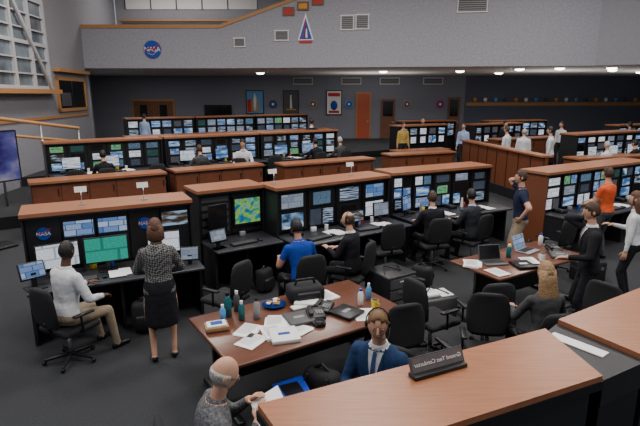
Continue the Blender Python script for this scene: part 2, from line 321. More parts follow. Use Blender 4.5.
# ------------------------------------------------------------------ furniture
def monitor(b,x,y,z,w,h,scr,rz=0,tilt=0,stand=True):
    M=T(x,y,z)@Rz(rz)
    if stand:
        b.rbox((0,0,.01),(.24,.18,.02),.008,BLACK,M); b.bx(-.03,.03,.0,.03,.01,.2,BLACK,M)
    M2=M@T(0,0,.12)@Rx(-tilt)
    b.rbox((0,0,h/2),(w,.04,h),.008,BLACK,M2); b.quad(-w/2+.015,w/2-.015,.02,h-.015,-.0215,scr,M2)
def keyboard(b,x,y,z,rz=0,m=None):
    M=T(x,y,z)@Rz(rz); b.box((0,0,.012),(.44,.15,.024),m or BLACK,M)
    for r in range(4): b.box((0,-.05+.033*r,.027),(.41,.024,.008),DGREY,M)
    b.rbox((.3,0,.018),(.06,.1,.034),.012,BLACK,M)
def console(x,y,ang,w,base=0,n=4,desk=True,h=1.6,endwood=False,spec=None,mons=(),seed=1,rows=2,name='control_console',fm=False):
    r=random.Random(seed); b=B(); cw=w/n
    b.bx(0,w,0,.5,0,h-.06,BLACK)
    b.bx(-.04,w+.04,-.12,.56,h-.05,h,WOODTOP); b.bx(-.045,w+.045,-.125,.565,h-.075,h-.05,BLACK)
    b.bx(-.025,0,-.1,.52,0,h-.075,WOODFACE if endwood else BLACK2); b.bx(w,w+.025,-.1,.52,0,h-.075,WOODFACE if endwood else BLACK2)
    b.bx(0,w,.5,.52,.08,h-.08,WOODFACE)
    for i in range(n):
        a=i*cw; k=spec[i] if spec else 'S'
        b.bx(a+.012,a+cw-.012,-.03,0,.8,h-.1,BLACK2)
        sw=cw-.1
        zz=[(.84,1.13),(1.2,h-.14)] if rows==2 else [(.82,1.03),(1.06,1.26),(1.3,h-.13)]
        if k=='S':
            for z0,z1 in zz:
                b.bx(a+.03,a+cw-.03,-.05,-.03,z0-.02,z1+.02,BLACK)
                m=r.choice(POOL); sh=r.choice((0,0,0,.03))
                if sw>.42 and r.random()<.4:
                    b.quad(a+.06,a+cw/2-.02,z0,z1,-.052,m); b.quad(a+cw/2+.02,a+cw-.06,z0,z1,-.052,r.choice(POOL))
                else:
                    e=min(.05+(.0 if sw<.4 else .04),.1)+sh; b.quad(a+e,a+cw-e,z0+.01,z1-.01-sh*.5,-.052,m)
        elif k=='L':
            R_=.085
            M=T(a+cw/2,-.035,1.3)@Rx(90); b.cyl((0,0,0),R_,.01,BLUE,24,M=M); b.text('NASA',T(a+cw/2,-.05,1.3)@Rx(90),R_*.8,WHT,.001)
            b.path([(a+cw/2-R_,-.052,1.28),(a+cw/2,-.052,1.32),(a+cw/2+R_,-.052,1.36)],.005,RED,4)
        elif k=='U':
            b.quad(a+.03,a+cw-.03,1.22,h-.17,-.034,r.choice([S_VID,SCR[0],S_VID2,S_SKY]))
        elif k=='M':
            b.bx(a+.02,a+cw-.02,-.08,-.03,.92,1.42,BLACK); b.quad(a+.05,a+cw-.05,.96,1.39,-.082,S_MAP)
        elif k=='D':
            for q in range(5): b.bx(a+.05,a+cw-.05,-.035,-.03,.86+.13*q,.94+.13*q,DGREY)
            b.ell((a+cw*.3,-.04,1.3),(.01,.01,.01),RED); b.ell((a+cw*.6,-.04,1.18),(.01,.01,.01),YEL)
    if desk:
        b.rbox((w/2,-.42,.74),(w+.02,.8,.04),.012,DESK)
        for xx in (0.02,w-.02,w/2): b.box((xx,-.35,.36),(.04,.62,.72),BLACK2)
        b.bx(0,w,-.06,0,.05,.72,BLACK2)
        for i in range(max(1,int(w/1.1))):
            xx=.5+1.1*i+r.uniform(-.1,.1)
            if fm and xx<w-.2: monitor(b,xx,-.32,.76,.46,.32,r.choice([S_WHITE,S_BLUE,S_TAB2,S_WHITE,S_SKY]),r.uniform(-12,12),4)
            if xx<w-.3: keyboard(b,xx,-.6,.76,r.uniform(-8,8))
            if xx+.45<w-.2:
                for q in range(3): b.box((xx+.45+r.uniform(-.1,.1),-.5+r.uniform(-.1,.1),.765+.006*q),(.21,.28,.005),PAPER,M=None)
                b.cyl((xx+.42,-.2,.76),.035,.1,r.choice([WHITE,TEAL,RED,BLUE]),12)
                b.rbox((xx-.2,-.2,.79),(.18,.2,.06),.012,BLACK); b.rbox((xx-.25,-.2,.83),(.045,.2,.03),.01,DGREY)
            if r.random()<.6: b.cyl((xx+.1,-.2,.76),.033,.2,r.choice([WHITE,LBLUE,GREY,DGREY]),12,.02)
            b.rbox((xx+.18,-.15,.80),(.1,.06,.08),.01,r.choice([GREY,RED,WHITE,YEL]))
    for mo in mons: monitor(b,*mo)
    return b.obj(name,(x,y,base),ang)
def cabinet(x,y,ang,w,h=1.2,base=0,d=.6,name='wood_cabinet_row'):
    b=B(); n=max(2,round(w/.6)); cw=w/n
    b.bx(0,w,.04,d,.08,h-.05,WOODFACE); b.bx(.02,w-.02,.08,d-.04,0,.08,BLACK)
    for i in range(n): b.bx(i*cw+.012,(i+1)*cw-.012,.02,.04,.1,h-.09,WOODFACE); b.bx((i+1)*cw-.07,(i+1)*cw-.05,.0,.02,h-.35,h-.2,BLACK)
    b.bx(-.03,w+.03,-.03,d+.03,h-.05,h,WOODTOP); b.bx(-.035,w+.035,-.035,d+.035,h-.075,h-.05,BLACK)
    return b.obj(name,(x,y,base),ang)
console(-3.90,6.34,27,2.15,n=5,spec=['L','U','U','L','U'],mons=[(.36,-.3,.76,.52,.34,S_WHITE,8,4),(.95,-.32,.76,.56,.36,S_GREEN,0,4),(1.72,-.25,.76,.46,.32,S_WHITE,-5,4),(.08,-.62,.76,.3,.22,S_BLUE,20,25),(2.0,-.6,.70,.26,.2,SCR[4],-15,20)],seed=3)
console(-2.0,7.95,33,1.13,n=2,spec=['D','M'],mons=[(.25,-.22,.76,.34,.5,S_OFF,10,0),(-.05+.15,-.6,.74,.3,.2,SCR[4],12,15)],seed=5)
console(-.756,8.24,34,2.45,n=4,seed=8,mons=[(1.45,-.4,.76,.3,.2,S_VID2,0,8),(2.1,-.3,.76,.34,.26,SCR[4],-8,5)])
console(1.42,9.88,27,2.6,n=5,seed=12,rows=3,mons=[(.15,-.35,.76,.34,.3,S_BLUE,25,5)])
cabinet(-6.46,10.95,32.5,3.0); cabinet(-3.72,12.75,33,2.5); cabinet(-1.0,13.95,30,3.1)
cabinet(2.35,16.35,24,2.6)
E=V((.839,.545)); Q=V((-.545,.839))
def pq(p,q): w=E*p+Q*q; return w.x,w.y
for i,p in enumerate((1.1,4.25,7.4)): console(*pq(p,15.0),33,3.0,base=.3,n=6,seed=20+i,rows=3,fm=True)
for i,p in enumerate((4.0,7.0,10.0)): cabinet(*pq(p,18.9),33,2.85,h=1.05,base=.6)
for i,p in enumerate((4.6,7.5,10.4)): console(*pq(p,21.5),33,2.75,base=.6,n=6,seed=30+i,rows=2,desk=False)
console(4.52,9.92,31,3.8,n=7,endwood=True,seed=41,rows=3)
b=B(); L=5.2
b.bx(0,L,0,.12,.0,1.45,WOODFACE); b.bx(-.03,L+.03,-.1,.25,1.45,1.5,WOODTOP)
for i in range(9): b.bx(i*L/8-.012,i*L/8+.012,-.012,0,0,1.45,BLACK)
b.obj('wood_partition',(5.33,18.7,0),math.degrees(math.atan2(-5.15,.8)))
cabinet(2.9,18.3,24,2.3,h=1.1,base=.0)
console(3.2,20.6,30,2.6,base=.3,n=5,seed=51,desk=False)
console(6.6,21.6,30,3.0,base=.3,n=6,seed=52,desk=False)
console(8.2,16.1,28,3.6,base=.3,n=7,seed=53,desk=True,rows=3,fm=True)
console(3.9,24.2,20,3.0,base=.3,n=6,seed=54,desk=False)
console(8.2,24.6,18,3.4,base=.3,n=7,seed=55,desk=False)
cabinet(6.9,19.3,25,3.2,h=1.15,base=.3)
cabinet(7.6,14.5,20,3.6,h=1.0,base=.3)
console(12.4,21,24,2.8,base=.3,n=5,seed=57,desk=False)
def counter(name,top,z=1.6):
    b=B(); n=len(top); c=V((sum(p[0] for p in top)/n,sum(p[1] for p in top)/n))
    def ring(k,zz): return [((c+(V(p)-c)*k).x,(c+(V(p)-c)*k).y,zz) for p in top]
    for k,z0,z1,m in ((1,z-.035,z,WOODTOP),(1.01,z-.09,z-.036,BLACK),(.93,0.08,z-.09,BLACK2),(.88,0,.08,BLACK)):
        vs=ring(k,z0)+ring(k,z1); b.add(vs,[tuple(range(n-1,-1,-1)),tuple(range(n,2*n))]+[(i,(i+1)%n,n+(i+1)%n,n+i) for i in range(n)],m)
    return b.obj(name)
counter('console_counter',[(-.31,2.20),(-.06,1.745),(1.555,2.458),(1.49,3.03)])
counter('console_counter',[(1.64,3.166),(1.93,2.66),(3.9,3.9),(3.5,4.33)])
b=B(); vs=[(1.50,3.03),(1.565,2.46),(1.92,2.655),(1.63,3.16)]
F6=[(3,2,1,0),(4,5,6,7),(0,1,5,4),(1,2,6,5),(2,3,7,6),(3,0,4,7)]
b.add([(x,y,1.40) for x,y in vs]+[(x,y,1.57) for x,y in vs],F6,BLACK2)
b.add([(x*.96+.065,y*.96+.11,0) for x,y in vs]+[(x*.96+.065,y*.96+.11,1.40) for x,y in vs],F6,BLACK)
b.obj('corner_console_shelf')
b=B(); b.box((0,0,.003),(.09,.34,.006),PAPER); b.obj('notepad',(1.62,2.86,1.571),38)
b=B()
b.rbox((0,0,.012),(.36,.07,.024),.006,BLACK); M=T(0,0,.02)@Rx(-25)
b.box((0,0,.045),(.36,.012,.09),DGREY,M); b.box((0,-.007,.045),(.34,.004,.075),mat('sign_face',(.12,.10,.10),.3),M)
b.text('Ground Test Conductor',M@T(0,-.0105,.045)@Rx(90)@Matrix.Scale(-1,4,(1,0,0)),.032,WHT,.0008)
b.obj('desk_name_sign',(.66,2.50,1.601),25)

TA=V((-1.43,4.99)); TE=V((math.cos(math.radians(33)),math.sin(math.radians(33)))); TD=V((TE.y,-TE.x))
def tb(s,d): w=TA+TE*s+TD*d; return w.x,w.y
def table(name,x,y,ang,w,d,m,h=.75):
    b=B(); b.rbox((w/2,-d/2,h-.02),(w,d,.04),.012,m); b.bx(.04,w-.04,-d/2-.02,-d/2+.02,.25,h-.04,BLACK)
    for xx in (.12,w-.12):
        b.box((xx,-d/2,.4),(.08,.08,.65),BLACK); b.rbox((xx,-d/2,.04),(.08,d*.8,.06),.02,BLACK); b.box((xx,-d/2,h-.06),(.06,d*.75,.04),BLACK)
        for s in(-1,1): b.ell((xx,-d/2+s*d*.38,.02),(.03,.03,.02),BLACK)
    return b.obj(name,(x,y,0),ang)
table('work_table',TA.x,TA.y,33,2.15,1.2,WOODTABLE)
DA=(1.90,6.93); table('work_table',DA[0],DA[1],31,1.95,.9,WOODTABLE)
def ta2(s,d):
    e=V((math.cos(math.radians(31)),math.sin(math.radians(31)))); w=V(DA)+e*s+V((e.y,-e.x))*d; return w.x,w.y
def laptop(x,y,z,rz,scr=S_BLUE,body=DGREY):
    b=B(); b.rbox((0,0,.01),(.34,.24,.018),.006,body); b.box((0,.02,.021),(.3,.12,.003),BLACK)
    M=T(0,.12,.015)@Rx(-18); b.rbox((0,.005,.11),(.34,.012,.22),.005,body,M); b.quad(-.155,.155,.012,.208,-.003,scr,M); b.obj('laptop',(x,y,z),rz)
def bottle(x,y,z,m,cap,h=.22,r=.036):
    b=B(); k=[(0,.9),(.01,1),(.68,1),(.8,.6),(.86,.45)]; b.loft([(V((0,0,h*a)),(1,0,0),(0,1,0),r*c,r*c) for a,c in k],m,16); b.cyl((0,0,h*.86),r*.5,h*.14,cap,12); b.obj('water_bottle',(x,y,z))
def mug(x,y,z,m):
    b=B(); b.cyl((0,0,0),.036,.1,m,16,.042); b.cyl((0,0,.098),.036,.004,BLACK,16); b.path([(.04,0,.08),(.065,0,.07),(.065,0,.035),(.04,0,.02)],.006,m); b.obj('coffee_mug',(x,y,z),rnd.uniform(0,360))
def papers(x,y,z,rz,n=3,name='paper_stack'):
    b=B()
    for i in range(n): b.box((rnd.uniform(-.02,.02),rnd.uniform(-.02,.02),.002+.004*i),(.216,.28,.003),PAPER,Rz(rnd.uniform(-6,6)))
    for i in range(12): b.box((-.02,.11-.018*i,.004*n+.0005),(.15,.004,.0006),GREY)
    b.obj(name,(x,y,z),rz)
def phone(x,y,z,rz):
    b=B(); b.rbox((0,0,.035),(.2,.22,.05),.015,BLACK,Rx(8)); b.rbox((-.06,0,.075),(.05,.21,.035),.014,BLACK2); b.quad(0,.08,.0,.05,0,S_OFF,T(0,.06,.068)@Rx(-80))
    for i in range(3):
        for j in range(4): b.box((.01+.028*i,-.06+.025*j,.066),(.018,.014,.006),GREY)
    b.path([(-.06,-.11,.06),(-.1,-.15,.01),(-.14,-.08,.01)],.006,BLACK); b.obj('desk_phone',(x,y,z),rz)
def binder(x,y,z,rz,m=DGREY,m2=GREY):
    b=B(); b.rbox((0,0,.02),(.28,.3,.04),.006,m); b.box((.01,0,.02),(.265,.285,.03),PAPER); b.box((0,0,.042),(.12,.05,.002),m2); b.obj('ring_binder',(x,y,z),rz)
z=.751
bottle(*tb(.38,.20),z,TEAL,BLACK,.28,.042); bottle(*tb(.52,.12),z,DGREY,WHITE,.24); bottle(*tb(.62,.42),z,GREY,BLACK,.24,.038); bottle(*tb(.28,.3),z,LBLUE,WHITE,.2,.033); bottle(*tb(.47,.36),z,TEAL,WHITE,.22,.034)
papers(*tb(.62,.82),z,20,6); papers(*tb(.86,.86),z,50,3); papers(*tb(.42,.62),z,-20,2); papers(*tb(.75,.62),z,5,4); papers(*tb(.35,.85),z,-35,2)
b=B(); b.rbox((0,0,.03),(.24,.17,.05),.01,CARD); b.rbox((0,0,.06),(.2,.14,.02),.008,WHITE); b.box((0,0,.072),(.12,.08,.003),BLUE); b.obj('snack_box',(*tb(.16,.42),z),20)
b=B(); b.loft([(V((0,0,0)),(1,0,0),(0,1,0),.07,.07),(V((0,0,.03)),(1,0,0),(0,1,0),.14,.14)],BLUE,24)
for i in range(14): b.rbox((rnd.uniform(-.07,.07),rnd.uniform(-.07,.07),.04+rnd.uniform(0,.02)),(.045,.03,.02),.008,[CARD,WHT,GOLD][i%3])
b.obj('snack_plate',(*tb(.93,.22),z))
b=B(); b.rbox((0,0,.1),(.42,.3,.2),.06,CHAIRF,seg=3); b.rbox((0,-.13,.09),(.3,.08,.13),.03,BLACK2); b.path([(-.12,0,.2),(-.1,0,.26),(.1,0,.26),(.12,0,.2)],.014,BLACK); b.obj('laptop_bag',(*tb(1.32,.27),z),20)
b=B(); b.rbox((0,0,.03),(.34,.1,.03),.012,WHITE,Rz(20)); b.rbox((.02,.05,.05),(.3,.16,.04),.018,WHITE,Rz(-15)); b.obj('folded_cloth',(*tb(1.2,.47),z),10)
phone(*tb(1.18,.72),z,10); phone(*tb(1.35,.62),z,-20)
binder(*tb(.98,.70),z,25); binder(*tb(.66,.95),z,15,WHITE,BLUE); binder(*tb(1.5,.85),z,50,BLACK,GREY)
bottle(*tb(1.78,.74),z,WHITE,BLUE,.2,.033); bottle(*tb(1.96,.66),z,LBLUE,WHITE,.2,.033); mug(*tb(1.86,.9),z,YEL)
papers(*tb(1.65,.98),z,10,2); papers(*tb(1.6,.3),z,40,3)
b=B(); b.cyl((0,0,0),.07,.04,BLACK,16); b.path([(.05*math.cos(t),.05*math.sin(t),.05) for t in [i*.7 for i in range(10)]],.007,BLACK2); b.obj('headset_cable_coil',(*tb(1.1,.92),z))
laptop(*ta2(.45,.42),z,10,S_OFF); laptop(*ta2(1.35,.3),z,40,S_BLUE,GREY); mug(*ta2(.75,.2),z,TEAL); bottle(*ta2(.85,.35),z,TEAL,WHITE,.2); papers(*ta2(.95,.62),z,0,4); phone(*ta2(1.7,.5),z,0)
papers(*ta2(.2,.7),z,30,2); mug(*ta2(1.15,.7),z,WHITE); binder(*ta2(.7,.72),z,10,BLACK,WHITE); bottle(*ta2(1.05,.2),z,YEL,RED,.18,.03); binder(*ta2(1.55,.72),z,-15); papers(*ta2(.15,.3),z,-15,5)
bottle(*ta2(1.8,.2),z,WHITE,BLUE,.2); 
b=B(); b.loft([(V((0,0,0)),(1,0,0),(0,1,0),.15,.12),(V((0,0,.3)),(1,0,0),(0,1,0),.19,.15)],BINBLUE,4,False); b.loft([(V((0,0,.29)),(1,0,0),(0,1,0),.21,.17),(V((0,0,.31)),(1,0,0),(0,1,0),.21,.17)],BINBLUE,4,False); b.cyl((0,0,.311),.11,.002,BLACK,4); b.obj('recycling_bin',(-.27,4.22,0),70).scale=(1.2,1.2,1.25)
def backpack(x,y,rz,z0=0,m=None,s=1):
    m=m or CHAIRF
    b=B(); b.rbox((0,0,.22),(.34,.2,.42),.07,m,seg=3); b.rbox((0,-.11,.16),(.26,.08,.22),.03,BLACK2); b.path([(-.08,0,.42),(0,0,.48),(.08,0,.42)],.014,BLACK)
    for q in(-1,1): b.path([(q*.1,.1,.4),(q*.13,.15,.25),(q*.1,.1,.06)],.016,BLACK)
    b.obj('backpack',(x,y,z0),rz).scale=(s,s,s)
backpack(.02,4.42,150,s=1.1); backpack(-2.35,6.2,20); backpack(2.5,6.25,10,s=.9); backpack(1.65,7.6,-40); backpack(-.9,7.6,60,s=.9); backpack(3.9,8.9,30)
def case(x,y,rz,w=.5,d=.3,h=.35):
    b=B(); b.rbox((0,0,h/2),(w,d,h),.03,BLACK2); b.box((0,0,h*.7),(w+.005,d+.005,.015),DGREY); b.path([(-.08,0,h),(-.07,0,h+.04),(.07,0,h+.04),(.08,0,h)],.012,BLACK)
    for s in(-1,1): b.box((s*w*.3,-d/2-.006,h*.7),(.05,.015,.05),METAL)
    b.obj('equipment_case',(x,y,0),rz)
case(3.35,6.0,20); case(1.0,6.2,50,.4,.3,.28); case(-2.6,7.0,30,.4,.3,.3); case(4.6,8.1,10)
b=B(); b.rbox((0,0,.3),(.55,.55,.56),.02,BLACK2); 
for s in(-1,1):
    for t in(-1,1): b.ell((s*.22,t*.22,.025),(.03,.03,.025),BLACK)
for i in range(3): b.bx(-.24,.24,-.285,-.275,.06+.17*i,.2+.17*i,DGREY); b.bx(-.08,.08,-.3,-.285,.15+.17*i,.165+.17*i,METAL)
b.path([(-.2,-.1,.59),(-.05,.1,.62),(.1,-.1,.6),(.22,.1,.59)],.012,BLACK); b.obj('equipment_cabinet',(1.05,7.0,0),33)
b=B(); b.rbox((0,0,.16),(.6,.4,.3),.02,DGREY); b.rbox((-.1,0,.34),(.3,.25,.06),.02,WHITE); b.box((.17,0,.32),(.2,.28,.01),PAPER); b.path([(-.2,-.1,.37),(0,.05,.42),(.2,-.1,.34)],.01,BLACK); b.obj('storage_crate',(1.62,6.7,0),20)
b=B(); b.bx(-.72,.72,-.05,.05,1.35,2.4,BLACK); b.quad(-.69,.69,1.38,2.37,-.052,picture('display_purple',[(.35,(.05,.03,.2)),(.5,(.15,.15,.45)),(.65,(.45,.4,.55))],2,.5)); b.bx(-.05,.05,-.02,.06,.0,1.4,METAL); b.rbox((0,0,.03),(.7,.5,.06),.02,BLACK); b.obj('display_screen',(-6.75,9.9,0),60)
b=B(); b.rbox((0,0,.45),(.4,.35,.9),.02,WHITE); b.box((0,-.18,.6),(.3,.01,.4),GREY); b.obj('heater_unit',(-7.9,11.0,.3),60)
def holder(x,y,z,rz):
    b=B(); b.cyl((0,0,0),.05,.012,METAL,14); b.tube((0,0,.01),(0,0,.2),.006,.006,METAL,rnd_=False); b.box((0,0,.22),(.16,.01,.08),WHITE,Rx(-15)); b.obj('sign_holder',(x,y,z),rz)
holder(-3.35,6.85,1.6,27); holder(-2.6,7.2,1.6,27); holder(-.8,8.55,1.6,30); holder(.6,9.45,1.6,30)

# ------------------------------------------------------------------ chairs
def chair_mesh():
    b=B()
    for i in range(5):
        a=math.radians(72*i+18); c,s=math.cos(a),math.sin(a)
        b.tube((0,0,.1),(c*.28,s*.28,.065),.025,.018,BLACK,8); b.ell((c*.29,s*.29,.03),(.022,.03,.03),BLACK,8,5)
    b.tube((0,0,.08),(0,0,.4),.025,.025,METAL,10,rnd_=False); b.rbox((0,0,.4),(.22,.26,.04),.015,BLACK)
    b.rbox((0,.03,.445),(.5,.48,.075),.034,CHAIRF,seg=3)
    b.tube((0,-.18,.4),(0,-.27,.58),.02,.02,BLACK,8)
    rings=[]
    for k,(zz,w,y) in enumerate([(.53,.17,-.235),(.57,.215,-.24),(.72,.235,-.262),(.88,.225,-.275),(.97,.19,-.275),(1.0,.14,-.27)]):
        rings.append((V((0,y,zz)),(1,0,0),(0,1,0),w,.032))
    b.loft(rings,CHAIRF,16)
    for s in(-1,1):
        b.path([(s*.2,0,.42),(s*.28,0,.44),(s*.29,-.02,.64)],.014,BLACK,8); b.rbox((s*.285,.02,.655),(.06,.26,.03),.012,BLACK)
    return b.mesh('office_chair')
CH=chair_mesh()
def chair(x,y,rz,z0=0): link('office_chair',CH,(x,y,z0),rz)

# ------------------------------------------------------------------ people
def cloth(name,c,noise=.12,scale=14,bump=.6): return mat(name,c,.85,0,noise,scale,bump,.2)
SK1=mat('skin_light',(.56,.31,.21),.55,noise=.05); SK2=mat('skin_dark',(.10,.045,.03),.5,noise=.05); SK3=mat('skin_tan',(.42,.22,.14),.55,noise=.05)
LIP=mat('lips',(.40,.14,.11),.5); EYEW=mat('eye_white',(.7,.7,.68),.3); IRIS=mat('iris',(.02,.015,.01),.2)
HB=mat('hair_brown',(.06,.03,.018),.6,noise=.3,scale=60,bump=.5); HK=mat('hair_black',(.012,.01,.01),.5,noise=.3,scale=60,bump=.5); HA=mat('hair_auburn',(.10,.045,.025),.6,noise=.3,scale=60,bump=.5)
HG=mat('hair_grey',(.4,.39,.37),.6,noise=.2,scale=60,bump=.5); HL=mat('hair_blonde',(.30,.18,.09),.55,noise=.35,scale=60,bump=.5); HS=mat('hair_sandy',(.20,.11,.055),.55,noise=.15,scale=60,bump=.3)
C_WHITE=cloth('shirt_white',(.62,.63,.66)); C_NAVY=cloth('polo_navy',(.012,.018,.045)); C_BLK=cloth('suit_black',(.014,.014,.018)); C_SUITB=cloth('suit_blue',(.014,.036,.10)); C_CHAR=cloth('suit_charcoal',(.03,.032,.04))
C_BLUE=cloth('shirt_blue',(.01,.05,.33)); C_KHAKI=cloth('trousers_khaki',(.30,.24,.17)); C_GREY=cloth('trousers_grey',(.06,.06,.065)); C_OR=cloth('shirt_orange',(.65,.10,.03)); C_LB=cloth('shirt_light_blue',(.3,.4,.6))
C_PLAID=cloth('shirt_mustard',(.40,.27,.08),.4,40); SHOE=mat('shoe_leather',(.012,.01,.01),.35); TIE=mat('tie_blue',(.03,.07,.22),.6); TIE2=mat('tie_dark',(.03,.02,.03),.6)
C_STRIPE=cloth('shirt_grey_stripe',(.12,.12,.13),.5,50)
def knit():
    m,n,l=new_mat('cardigan_houndstooth'); b=n['Principled BSDF']; b.inputs['Roughness'].default_value=.9
    tc=n.new('ShaderNodeTexCoord'); ck=n.new('ShaderNodeTexChecker'); ck.inputs['Scale'].default_value=44
    mp=n.new('ShaderNodeMapping'); mp.inputs['Rotation'].default_value=(0,.6,.5)
    ck.inputs['Color1'].default_value=(.18,.18,.18,1); ck.inputs['Color2'].default_value=(.02,.02,.022,1)
    l.new(tc.outputs['Object'],mp.inputs['Vector']); l.new(mp.outputs['Vector'],ck.inputs['Vector']); l.new(ck.outputs['Color'],b.inputs['Base Color']); return m
C_KNIT=knit()
def ik(a,t,l1,l2,hint):
    d=t-a; L=min(d.length,(l1+l2)*.998); dn=d.normalized(); t=a+dn*L; c=(l1*l1-l2*l2+L*L)/(2*L); h=math.sqrt(max(0,l1*l1-c*c))
    p=V(hint)-dn*V(hint).dot(dn); p.normalize(); return a+dn*c+p*h,t
def head(b,M,skin,hair,style,headset=False,glasses=False):
    n,k=20,14
    def shape(d,g=1.0):
        x,y,z=d; f=1-.32*max(0,-z)**1.3; return (x*.077*f*g,(y*.096*(1-.1*max(0,-z))+(.012*max(0,-z) if y>0 else .02*max(0,-z)))*g-.004,z*.12*g)
    D=[]
    for i in range(k+1):
        t=math.pi*i/k
        for j in range(n):
            a=2*math.pi*j/n; D.append((math.sin(t)*math.cos(a),math.sin(t)*math.sin(a),-math.cos(t)))
    F=[(i*n+j,i*n+(j+1)%n,(i+1)*n+(j+1)%n,(i+1)*n+j) for i in range(k) for j in range(n)]
    b.add([shape(d) for d in D],F,skin,True,M=M)
    b.tube((0,.088,.012),(0,.104,-.024),.007,.012,skin,8,M=M)
    for s in(-1,1):
        b.ell((s*.031,.081,.0),(.012,.0075,.006),EYEW,8,5,M=M); b.ell((s*.031,.087,.0),(.0055,.003,.0055),IRIS,8,5,M=M)
        b.ell((s*.031,.083,.0065),(.014,.008,.003),skin,8,4,M=M)
        b.rbox((s*.031,.085,.019),(.03,.007,.004),.0018,hair if style not in('none',) else IRIS,M=M)
        b.ell((s*.077,-.008,-.006),(.010,.019,.03),skin,8,6,M=M)
    b.ell((0,.081,-.055),(.022,.007,.0045),LIP,10,5,M=M)
    def keep(d):
        x,y,z=d
        if style=='bald': return -.5<z<.3 and y<.3
        if style=='thin': return (-.5<z<.55 and y<.35)
        lo=-.5+1.15*max(0,y+.15)
        if style in('long','bob'): lo=-.75 if y<.35 else .45+.3*(y-.35)
        return z>lo
    if style!='none':
        Fh=[f for f in F if keep(tuple(sum(D[i][c] for i in f)/4 for c in range(3)))]
        g=1.05 if style in('bald','thin','crop') else 1.10
        used=sorted({i for f in Fh for i in f}); mp={u:i for i,u in enumerate(used)}
        ov=[shape(D[u],g) for u in used]; iv=[shape(D[u],.98) for u in used]; N=len(used)
        ff=[tuple(mp[i] for i in f) for f in Fh]
        ed={}
        for f in ff:
            for a,c in zip(f,f[1:]+f[:1]): ed[(a,c)]=1
        rim=[(c,a,a+N,c+N) for (a,c) in ed if (c,a) not in ed]
        b.add(ov+iv,ff+[tuple(i+N for i in reversed(f)) for f in ff]+rim,hair,True,M=M)
    if style=='long':
        b.loft([(V((0,-.03,.04)),(1,0,0),(0,1,0),.083,.075),(V((0,-.045,-.08)),(1,0,0),(0,1,0),.095,.065),(V((0,-.06,-.2)),(1,0,0),(0,1,0),.11,.05),(V((0,-.075,-.32)),(1,0,0),(0,1,0),.09,.04),(V((0,-.08,-.4)),(1,0,0),(0,1,0),.03,.02)],hair,14,M=M)
    if style=='bob':
        b.loft([(V((0,-.02,.05)),(1,0,0),(0,1,0),.085,.08),(V((0,-.03,-.05)),(1,0,0),(0,1,0),.098,.078),(V((0,-.035,-.12)),(1,0,0),(0,1,0),.1,.07),(V((0,-.03,-.15)),(1,0,0),(0,1,0),.07,.05)],hair,14,M=M)
    if headset:
        pts=[(math.cos(t)*.09,-.005,.0+math.sin(t)*.136) for t in [math.pi*i/8 for i in range(9)]]
        b.path(pts,.005,BLACK,6,M=M)
        for s in(-1,1): b.ell((s*.086,-.005,-.005),(.012,.022,.026),BLACK,8,6,M=M)
        b.path([(-.095,.0,-.02),(-.08,.08,-.06),(-.03,.112,-.065)],.003,BLACK,6,M=M)
    if glasses:
        for s in(-1,1):
            b.path([(s*.031+math.cos(t)*.021,.1,.0+math.sin(t)*.017) for t in [2*math.pi*i/8 for i in range(9)]],.0022,BLACK,5,M=M); b.path([(s*.052,.1,.0),(s*.082,-.0,.005)],.0022,BLACK,5,M=M)
        b.path([(-.01,.1,0),(.01,.1,0)],.002,BLACK,5,M=M)
def hand(b,w,d,nrm,s,skin,curl=35):
    d=d.normalized(); nrm=(nrm-d*nrm.dot(d)).normalized(); sd=d.cross(nrm).normalized()*s
    b.tube(w-d*.01,w+d*.075,.030,.040,skin,10,side=sd,flat=.42)
    ls=[.068,.078,.072,.056]
    for i in range(4):
        o=w+d*.08+sd*(.029-.019*i); a=math.radians(curl*(.7+.1*i)); l=ls[i]
        d1=(d*math.cos(a*.6)+nrm*math.sin(a*.6)); d2=(d*math.cos(a*1.5)+nrm*math.sin(a*1.5))
        p1=o+d1*l*.5; b.tube(o-d*.01,p1,.0092,.0085,skin,7); b.tube(p1,p1+d2*l*.5,.0085,.007,skin,7)
    o=w+d*.02+sd*.028; d1=(d*.65+sd*.7+nrm*.25).normalized(); p1=o+d1*.04; b.tube(o,p1,.012,.0105,skin,7)
    d2=(d*.9+sd*.3+nrm*.35).normalized(); b.tube(p1,p1+d2*.032,.0105,.008,skin,7)
